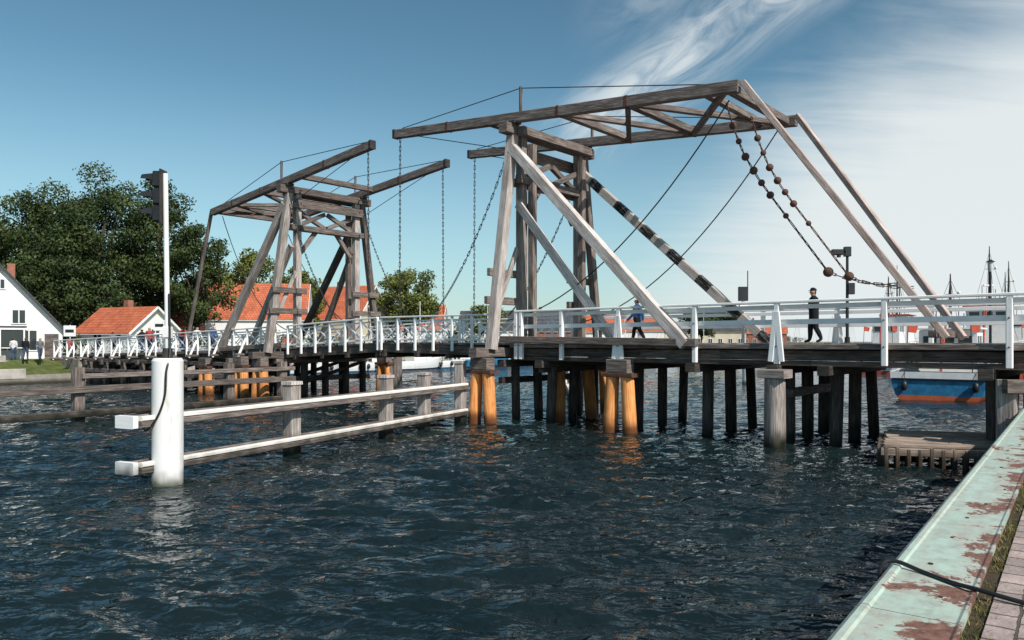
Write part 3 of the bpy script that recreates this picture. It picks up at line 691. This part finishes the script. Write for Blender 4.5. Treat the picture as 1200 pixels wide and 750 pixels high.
# ---------------------------------------------------------------- boats
def hull(mb,cx,cy,rz,Ln,Bm,Hs,mats,stern=.8):
    ca,sa=math.cos(rz),math.sin(rz); P=lambda a,b,z: Vector((cx+a*ca-b*sa,cy+a*sa+b*ca,z))
    n=16; lev=[-.5,.0,.16,.45,.75,1.0,1.0]; 
    rows=[]
    for i in range(n+1):
        u=i/n; a=(u-.5)*Ln; hb=Bm/2*(stern+(1-stern)*min(1,u*3))*(1-max(0,(u-.5)/.5)**2.4); sh=Hs*(1+.35*max(0,u-.4)**1.3/.5)
        pr=[]
        for j,l in enumerate(lev):
            z=-.5 if j==0 else l*sh; f=[.55,.80,.88,.95,.99,1.0,.93][j]
            f=f if u<.9 else f*(.3+.7*l if j else .2)
            rk=(Ln*.05*(l if j else -.3))*max(0,(u-.6)/.4); pr.append((a+rk,max(.02,hb*f),z))
        rows.append(pr)
    for sd in (1,-1):
        for i in range(n):
            for j in range(len(lev)-1):
                q=[P(rows[i][j][0],sd*rows[i][j][1],rows[i][j][2]),P(rows[i+1][j][0],sd*rows[i+1][j][1],rows[i+1][j][2]),P(rows[i+1][j+1][0],sd*rows[i+1][j+1][1],rows[i+1][j+1][2]),P(rows[i][j+1][0],sd*rows[i][j+1][1],rows[i][j+1][2])]
                if sd>0:q=q[::-1]
                mb.quad(q,mats[0] if j<2 else (mats[1] if j<4 else mats[2]))
    r=rows[0]
    for j in range(len(lev)-1): mb.quad([P(r[j][0],-r[j][1],r[j][2]),P(r[j+1][0],-r[j+1][1],r[j+1][2]),P(r[j+1][0],r[j+1][1],r[j+1][2]),P(r[j][0],r[j][1],r[j][2])],mats[0] if j<2 else (mats[1] if j<4 else mats[2]))
    for i in range(n):
        q=[P(rows[i][-1][0],-rows[i][-1][1],rows[i][-1][2]-.2),P(rows[i+1][-1][0],-rows[i+1][-1][1],rows[i+1][-1][2]-.2),P(rows[i+1][-1][0],rows[i+1][-1][1],rows[i+1][-1][2]-.2),P(rows[i][-1][0],rows[i][-1][1],rows[i][-1][2]-.2)]; mb.quad(q,mats[3])
    return P
blue=plain('blue_hull_paint',(.03,.18,.34),.4,.4,.3); redp=plain('red_hull_paint',(.45,.07,.035),.5,.4,.25); wp=plain('white_boat_paint',(.80,.80,.79),.35,.4,.08); deckm=plain('boat_deck',(.4,.33,.24),.8,.2,.2); orangep=plain('orange_red_boot_stripe',(.55,.13,.05),.5,.3,.2); tarp=plain('dark_blue_cover',(.03,.05,.10),.8,.2,.2)
def workboat(name,x,y,Ln,Bm,Hs,hullm,rz,wh=2.3,mast=4,boot=orangep):
    g=group(name); mb=MB([hullm]); P=hull(mb,x,y,rz,Ln,Bm,Hs,[boot,hullm,wp,deckm],.88); mb.finish('hull',g)
    mb=MB([wp]); c=P(-Ln*.05,0,Hs+wh/2-.1); mb.box(c,(Ln*.26,Bm*.56,wh),wp,rz=rz,ch=.08,tone=1); mb.box(P(-Ln*.05,0,Hs+wh-.02),(Ln*.30,Bm*.64,.1),redp if mast>4.5 else wp,rz=rz,tone=1)
    mb.box(P(Ln*.17,0,Hs+.35),(Ln*.18,Bm*.5,.8),wp,rz=rz,ch=.08,tone=1)
    for q in (-1,0,1):
        mb.box(P(-Ln*.05-Ln*.13-.02,q*Bm*.17,Hs+wh-.75),(.05,Bm*.13,.6),glass,rz=rz); mb.box(P(-Ln*.05+Ln*.13+.02,q*Bm*.17,Hs+wh-.75),(.05,Bm*.13,.6),glass,rz=rz)
    for sd in (-1,1):
        for a in (-.12,-.02): mb.box(P(Ln*a,sd*(Bm*.28+.02),Hs+wh-.75),(Ln*.07,.05,.6),glass,rz=rz)
    mb.finish('wheelhouse',g); mb=MB(['metal'])
    t=P(-Ln*.08,0,Hs+wh); mb.tube([t,t+Vector((0,0,mast*.7)),t+Vector((0,0,mast))],[.10,.07,.03],'metal',8)
    mb.beam(t+Vector((-.45,0,mast*.35)),t+Vector((.3,0,mast*.35)),.14,.14,wp); mb.beam(t+Vector((-.28,0,mast*.62)),t+Vector((.5,0,mast*.62)),.05,.05,'metal'); mb.sphere(t+Vector((.5,0,mast*.62+.12)),.09,wp,8)
    for q,hh in ((-.7,1.0),(-.45,1.7),(.6,1.4),(.9,.9)): mb.tube([t+Vector((q,.2,0)),t+Vector((q*1.02,.2,hh))],.025,'metal',5)
    for e in (P(Ln*.48,0,Hs*1.3),P(-Ln*.45,0,Hs),P(0,Bm*.4,Hs),P(0,-Bm*.4,Hs)): mb.tube([t+Vector((0,0,mast*.9)),e],.013,'metal',4)
    t2=P(-Ln*.38,0,Hs); mb.tube([t2,t2+Vector((0,0,mast*.8))],.06,redp,8); mb.tube([t2+Vector((0,0,.6)),P(-Ln*.2,0,Hs+mast*.9)],.04,redp,6)
    for q in (-1,1): b0=P(-Ln*.46,q*Bm*.3,Hs); mb.tube([b0,b0+Vector((.1*q,0,2.6))],.025,'metal',5); mb.quad([b0+Vector((.1*q,0,2.6)),b0+Vector((.1*q+.6,.1,2.5)),b0+Vector((.1*q+.5,.12,2.1)),b0+Vector((.1*q,0,2.15))],redp)
    for sd in (-1,1):
        pr=None
        for k in range(9):
            u=k/8; a=(u-.5)*Ln*.94; hb=Bm/2*.93*(1-max(0,(u-.5)/.5)**2.4)*(.8+.2*min(1,u*3)); p=P(a,sd*hb,Hs*(1+.2*u)); mb.tube([p,p+Vector((0,0,.8))],.02,wp,5)
            if pr is not None:
                mb.tube([pr+Vector((0,0,.8)),p+Vector((0,0,.8))],.02,wp,5); mb.tube([pr+Vector((0,0,.42)),p+Vector((0,0,.42))],.014,wp,5)
            pr=p
    mb.beam(P(-Ln*.5-.04,-Bm*.42,Hs*.74),P(-Ln*.5-.04,Bm*.42,Hs*.74),.07,.09,'black')
    for q in (-.34,.30): mb.sphere(P(-Ln*.5-.16,Bm*q,Hs*.5),.17,'black',10,(1,1,1.6)); mb.tube([P(-Ln*.5-.12,Bm*q,Hs*.6),P(-Ln*.5,Bm*q,Hs*1.0)],.015,'black',4)
    for k in range(4): c=P(Ln*(-.3+.17*k),-Bm*.5-.05,Hs*.65); mb.sphere(c,.2,'black',8,(1,1,1.4))
    mb.finish('rigging',g)
qa=math.atan2(.8,.6)
workboat('fishing_boat',26.2,45.0,12,5.2,1.5,blue,qa,2.4,3.2)
workboat('fishing_boat',38.6,61,15,5.2,2.3,redp,qa,3.6,4.8); workboat('fishing_boat',48,73,14,4.6,2.2,wp,qa,3.4,5.2,redp); workboat('fishing_boat',44,86,15,4.8,2.3,redp,qa,3.8,5.6,redp)
workboat('fishing_boat',62,95,14,4.6,2.2,blue,qa,3.6,6); workboat('fishing_boat',60,120,15,4.6,2.4,redp,qa,3.8,7); workboat('fishing_boat',54,105,13,4.4,2,wp,qa,3.4,6,redp)
workboat('fishing_boat',39,78,13,4.4,2,wp,qa,3.2,4.6,redp)
def sailboat(x,y,Ln,mast,rz,hm):
    g=group('sailing_boat'); mb=MB([hm]); P=hull(mb,x,y,rz,Ln,Ln*.31,1.0,[tarp,hm,hm,deckm],.7); mb.box(P(Ln*.05,0,1.15),(Ln*.36,Ln*.17,.5),wp,rz=rz,ch=.1); mb.finish('hull',g)
    mb=MB([whitepaint]); t=P(Ln*.08,0,1.0); mb.tube([t,t+Vector((0,0,mast))],[.07,.045],whitepaint,7); mb.tube([t+Vector((0,0,1.2)),P(-Ln*.35,0,2.2)],.12,tarp,7)
    for e in (P(Ln*.5,0,1.2),P(-Ln*.48,0,1),P(Ln*.05,Ln*.15,1),P(Ln*.05,-Ln*.15,1)): mb.tube([t+Vector((0,0,mast*.97)),e],.012,'metal',4)
    mb.tube([t+Vector((-.3,0,mast*.55)),t+Vector((.3,0,mast*.55))],.015,whitepaint,5); mb.finish('mast',g)
for a_,ln,ms in ((38,8,8.5),(50,9,9),(60,7,8),(73,9,10),(86,8,9),(101,10,11),(118,9,10),(140,10,11),(165,10,12),(195,9,10),(180,9,11),(215,10,13),(240,10,13)):
    p=L(a_,-3,0); sailboat(p.x,p.y,ln,ms*.78,qa+random.uniform(-.05,.05),wp if random.random()<.7 else blue)
for a_ in (24,31,45): p=L(a_,-2.6,0); workboat('motorboat',p.x,p.y,6.5,2.4,.9,wp,qa,1.2,1.0,blue)

# ---------------------------------------------------------------- people
skin=plain('skin',(.50,.30,.22),.6,.3,.08,8)
def cloth(n,c): return plain(n,c,.9,.15,.2,9)
C={'black':cloth('black_cloth',(.015,.016,.02)),'jeans':cloth('denim',(.05,.075,.13)),'blue':cloth('blue_cloth',(.04,.08,.20)),'red':cloth('red_cloth',(.35,.05,.04)),'white':cloth('white_cloth',(.6,.6,.58)),'hair':cloth('hair',(.05,.035,.02)),'shoe':cloth('shoe_leather',(.03,.025,.02)),'grey':cloth('grey_cloth',(.15,.15,.16))}
def person(pos,rz,top,legs,H=1.76,stride=.25,arm='walk',cap=None,bulk=1.2):
    g=group('person'); k=H/1.80
    J={'pel':(0,0,.95,.145),'wai':(0,.0,1.10,.135),'che':(0,.01,1.33,.165),'shb':(0,0,1.45,.12),'nek':(0,.01,1.53,.058),'hd0':(0,.02,1.60,.085),'hd1':(0,.025,1.67,.112),'hd2':(0,.015,1.735,.085)}
    E=[('pel','wai'),('wai','che'),('che','shb'),('shb','nek'),('nek','hd0'),('hd0','hd1'),('hd1','hd2')]
    for sd,q in ((-1,'L'),(1,'R')):
        f=stride*sd
        J['hip'+q]=(sd*.09,0,.90,.10); J['thi'+q]=(sd*.10,f*.3,.70,.085); J['kne'+q]=(sd*.10,f*.62+.03,.50,.062); J['cal'+q]=(sd*.10,f*.75-(.0 if f>0 else .05),.33,.06)
        J['ank'+q]=(sd*.10,f*1.0-(.0 if f>0 else .1),.09 if f>=0 else .12,.042); J['toe'+q]=(sd*.11,f*1.0+.17-(0 if f>0 else .1),.035,.036)
        E+=[('pel','hip'+q),('hip'+q,'thi'+q),('thi'+q,'kne'+q),('kne'+q,'cal'+q),('cal'+q,'ank'+q),('ank'+q,'toe'+q)]
        J['sho'+q]=(sd*.19,0,1.43,.07)
        if arm=='walk': J['elb'+q]=(sd*.25,-f*.4-.03,1.15,.048); J['wri'+q]=(sd*.24,-f*.9+.08,.92,.033); J['han'+q]=(sd*.235,-f*1.0+.12,.84,.036)
        else: J['elb'+q]=(sd*.28,.04,1.16,.05); J['wri'+q]=(sd*.10,.26,1.20,.034); J['han'+q]=(sd*.04,.31,1.23,.036)
        E+=[('shb','sho'+q),('sho'+q,'elb'+q),('elb'+q,'wri'+q),('wri'+q,'han'+q)]
    names=list(J); me=D.meshes.new('body'); me.from_pydata([J[n][:3] for n in names],[(names.index(a),names.index(b)) for a,b in E],[])
    o=D.objects.new('body_src',me); scene.collection.objects.link(o); o.modifiers.new('s','SKIN')
    sl=me.skin_vertices[0].data
    for i,n in enumerate(names):
        r=J[n][3]*(bulk if not n.startswith(('hd','nek','han','toe')) else 1.08)
        sl[i].radius=(r,r*(.85 if n in('wai','che','pel','shb') else 1)); sl[i].use_root=(n=='pel')
    ss=o.modifiers.new('d','SUBSURF'); ss.levels=2; ss.render_levels=2
    bpy.context.view_layer.update(); dg=bpy.context.evaluated_depsgraph_get(); m2=D.meshes.new_from_object(o.evaluated_get(dg)); D.objects.remove(o)
    m2.name='body'; mats=[top,legs,skin,C['shoe'],C['hair']]
    m2.materials.clear()
    for m_ in mats: m2.materials.append(m_)
    def region(a,b):
        if b.startswith(('hd',)) or a=='nek': return 2
        if b.startswith('han'): return 2
        if b.startswith('toe'): return 3
        if b[:3] in('hip','thi','kne','cal','ank'): return 1
        return 0
    segs=[(Vector(J[a][:3]),Vector(J[b][:3]),region(a,b),(J[a][3]+J[b][3])/2) for a,b in E]
    for p in m2.polygons:
        c=p.center; best=9;ri=0
        for a,b,r,rad in segs:
            d=b-a; t=max(0,min(1,(c-a).dot(d)/d.length_squared)); dd=(c-(a+d*t)).length-rad
            if dd<best: best=dd;ri=r
        if ri==2 and c.z>1.5 and (c.z>1.71 or (c.y<-.005 and c.z>1.57)): ri=4
        p.material_index=ri; p.use_smooth=True
    ob=D.objects.new('body',m2); scene.collection.objects.link(ob); ob.parent=g
    mb=MB([skin])
    mb.tube([(0,.105,1.665),(0,.135,1.645),(0,.115,1.635)],[.008,.013,.012],skin,6)
    for sd in (-1,1):
        mb.sphere((sd*.032,.108,1.675),.011,C['hair'],6); mb.sphere((sd*.096,.015,1.655),.022,skin,8,(.5,1,1.4))
        q='L' if sd<0 else 'R'; h=Vector(J['han'+q][:3]); d=(h-Vector(J['wri'+q][:3])).normalized(); sx_=d.cross(Vector((sd,0,.2))).normalized()
        for j in range(4):
            b0=h+sx_*(j-1.5)*.018+d*.02; ln=[.06,.07,.065,.05][j]; mb.tube([b0,b0+d*ln*.6,b0+d*ln+Vector((-sd*.015,0,0))],[.009,.008,.006],skin,6)
        mb.tube([h+sx_*.03,h+sx_*.055+d*.02,h+sx_*.055+d*.05],[.011,.010,.007],skin,6)
    mb.beam((-.025,.113,1.615),(.025,.113,1.615),.006,.008,C['red'])
    if cap:
        mb.tube([(0,.01,1.71),(0,.01,1.75),(0,.0,1.79),(0,-.005,1.81)],[.108,.104,.075,.01],cap,14); mb.beam((0,.09,1.715),(0,.17,1.705),.12,.012,cap)
    mb.finish('head_and_hands',g)
    g.location=pos; g.rotation_euler=(0,0,rz); g.scale=(k,k,k)
    return g
person(B(11.1,3.2,3.09),math.radians(75),C['black'],C['black'],1.86,.12,'fold',C['black'],1.45)
person(B(4.0,3.6,3.09),math.radians(60),C['blue'],C['black'],1.80,.26,'walk',None,1.35)
for s_,t,tp,lg,r in ((-27.5,2.2,'blue','jeans',230),(-29.5,1.2,'red','jeans',50),(-31,2,'black','jeans',50),(-32.2,3.5,'white','black',230),(-33.4,3.0,'blue','jeans',230),(-34.6,1.2,'red','black',230),(-36.5,1.5,'black','jeans',60),(-38,2.8,'grey','jeans',60),(-40,3,'white','blue',60),(-43,2,'grey','black',50)):
    person(B(s_,t,dz(s_)),math.radians(r),C[tp],C[lg],random.uniform(1.66,1.84),.22,bulk=1.3)
for x,y,tp in ((-37.6,58.5,'black'),(-36.8,59,'grey'),(-35.7,61,'red'),(-39.2,59.5,'white'),(-34.6,63,'black')): person((x,y,1.72),random.uniform(0,6),C[tp],C['jeans'],1.74,.1,bulk=1.3)
for x,y,h in ((-29.8,64,3.3),(-36.5,62.5,2.8)):
    g=group('traffic_sign'); mb=MB([whitepaint]); mb.tube([(x,y,1.5),(x,y,1.7+h)],.04,whitepaint,8); mb.box((x,y-.06,1.7+h-.5),(1.0,.04,.9),whitepaint,tone=1); mb.box((x,y-.09,1.7+h-.5),(.7,.02,.25),'black'); mb.finish('sign',g)

# ---------------------------------------------------------------- camera, light, sky
cam=D.cameras.new('camera'); co_=D.objects.new('camera',cam); scene.collection.objects.link(co_); scene.camera=co_
co_.location=(0,0,3.15); co_.rotation_euler=(math.radians(90),0,0); cam.lens=26.6; cam.sensor_width=36; cam.shift_y=.0208; cam.clip_end=6000; cam.clip_start=.05
el,az=math.radians(43),math.radians(143)
sd=Vector((math.sin(az)*math.cos(el),math.cos(az)*math.cos(el),math.sin(el)))
sun=D.lights.new('sun','SUN'); sun.energy=5.0; sun.angle=math.radians(.5); sun.color=(1,.94,.87); so=D.objects.new('sun',sun); scene.collection.objects.link(so); so.rotation_euler=(-sd).to_track_quat('-Z','Y').to_euler()
wd=D.worlds.new('World'); scene.world=wd; wd.use_nodes=True; nt=wd.node_tree; bg=nt.nodes['Background']
sky=nd(nt,'ShaderNodeTexSky',sky_type='NISHITA',sun_disc=False,sun_elevation=el,sun_rotation=az); sky.air_density=1.0; sky.dust_density=.6; sky.ozone_density=2.0
tc=nd(nt,'ShaderNodeTexCoord'); dr=nd(nt,'ShaderNodeVectorMath',{0:tc.outputs['Generated']},operation='NORMALIZE').outputs[0]
def dot(v,norm=True): 
    v=Vector(v); v=v.normalized() if norm else v
    return nd(nt,'ShaderNodeVectorMath',{0:dr,1:tuple(v)},operation='DOT_PRODUCT').outputs['Value']
sx=nd(nt,'ShaderNodeSeparateXYZ',{0:dr}); den=math_(nt,'ADD',math_(nt,'MAXIMUM',sx.outputs[2],0),.12)
pr=nd(nt,'ShaderNodeCombineXYZ',{0:math_(nt,'DIVIDE',sx.outputs[0],den),1:math_(nt,'DIVIDE',sx.outputs[1],den)}).outputs[0]
mp=nd(nt,'ShaderNodeMapping',{'Vector':pr,'Rotation':(0,0,math.radians(35)),'Scale':(.55,2.6,1)}).outputs[0]
n1=noise(nt,mp,1.6,6,.62,.8); n3=noise(nt,dr,2.2,4,.55,.6)
k1=math_(nt,'ADD',dot((.514,-.019,-.858)),math_(nt,'MULTIPLY',math_(nt,'SUBTRACT',n3,.5),.20))
k1=math_(nt,'ADD',k1,math_(nt,'MULTIPLY',math_(nt,'SUBTRACT',n1,.5),.14))
veil=mrange(nt,k1,-.14,.06,0,1,True); right=mrange(nt,dot((1,.9,.1)),.70,.90,0,1,True)
veil=math_(nt,'MULTIPLY',veil,right)
a_=Vector((.17,1,.335));b2=Vector((.372,1,.4735)); nn=a_.cross(b2).normalized(); tt=(b2-a_).normalized(); 
dn=dot(nn); wv=nd(nt,'ShaderNodeCombineXYZ',{0:math_(nt,'MULTIPLY',dn,26),1:math_(nt,'MULTIPLY',dot(tt),7.0),2:math_(nt,'MULTIPLY',sx.outputs[1],1.0)}).outputs[0]
nb_=noise(nt,wv,1.0,6,.62,1.0)
def cirrus(off,wid,c0,c1,cen,gain):
    k2=math_(nt,'ABSOLUTE',math_(nt,'ADD',math_(nt,'SUBTRACT',dn,off),math_(nt,'MULTIPLY',math_(nt,'SUBTRACT',n3,.5),.07)))
    bd=mrange(nt,k2,.0,wid,1,0,True); bd=math_(nt,'MULTIPLY',bd,mrange(nt,dot(cen),c0,c1,0,1,True))
    return math_(nt,'MULTIPLY',math_(nt,'MULTIPLY',bd,mrange(nt,nb_,.30,.68,.0,1,True)),gain)
band=cirrus(0,.065,.965,.992,(.27,1,.41),.95)
band2=cirrus(-.10,.07,.93,.99,(.50,1,.43),.6)
dens=math_(nt,'MAXIMUM',math_(nt,'MAXIMUM',veil,band),band2)
hs=nd(nt,'ShaderNodeHueSaturation',{'Hue':.485,'Saturation':.92,'Value':.115,'Color':sky.outputs[0]})
gm=nd(nt,'ShaderNodeGamma',{'Color':hs.outputs[0],'Gamma':1.28})
skyc=mixc(nt,1.0,gm.outputs[0],(9.4,11.2,10.6),'MULTIPLY')
haze=mrange(nt,sx.outputs[2],.0,.34,.55,0,True)
skyc=mixc(nt,haze,skyc,(5.2,6.9,7.4))
cl=mixc(nt,math_(nt,'MULTIPLY',dens,.94),skyc,(8.0,8.5,8.6))
nt.links.new(cl,bg.inputs['Color']); bg.inputs['Strength'].default_value=.10
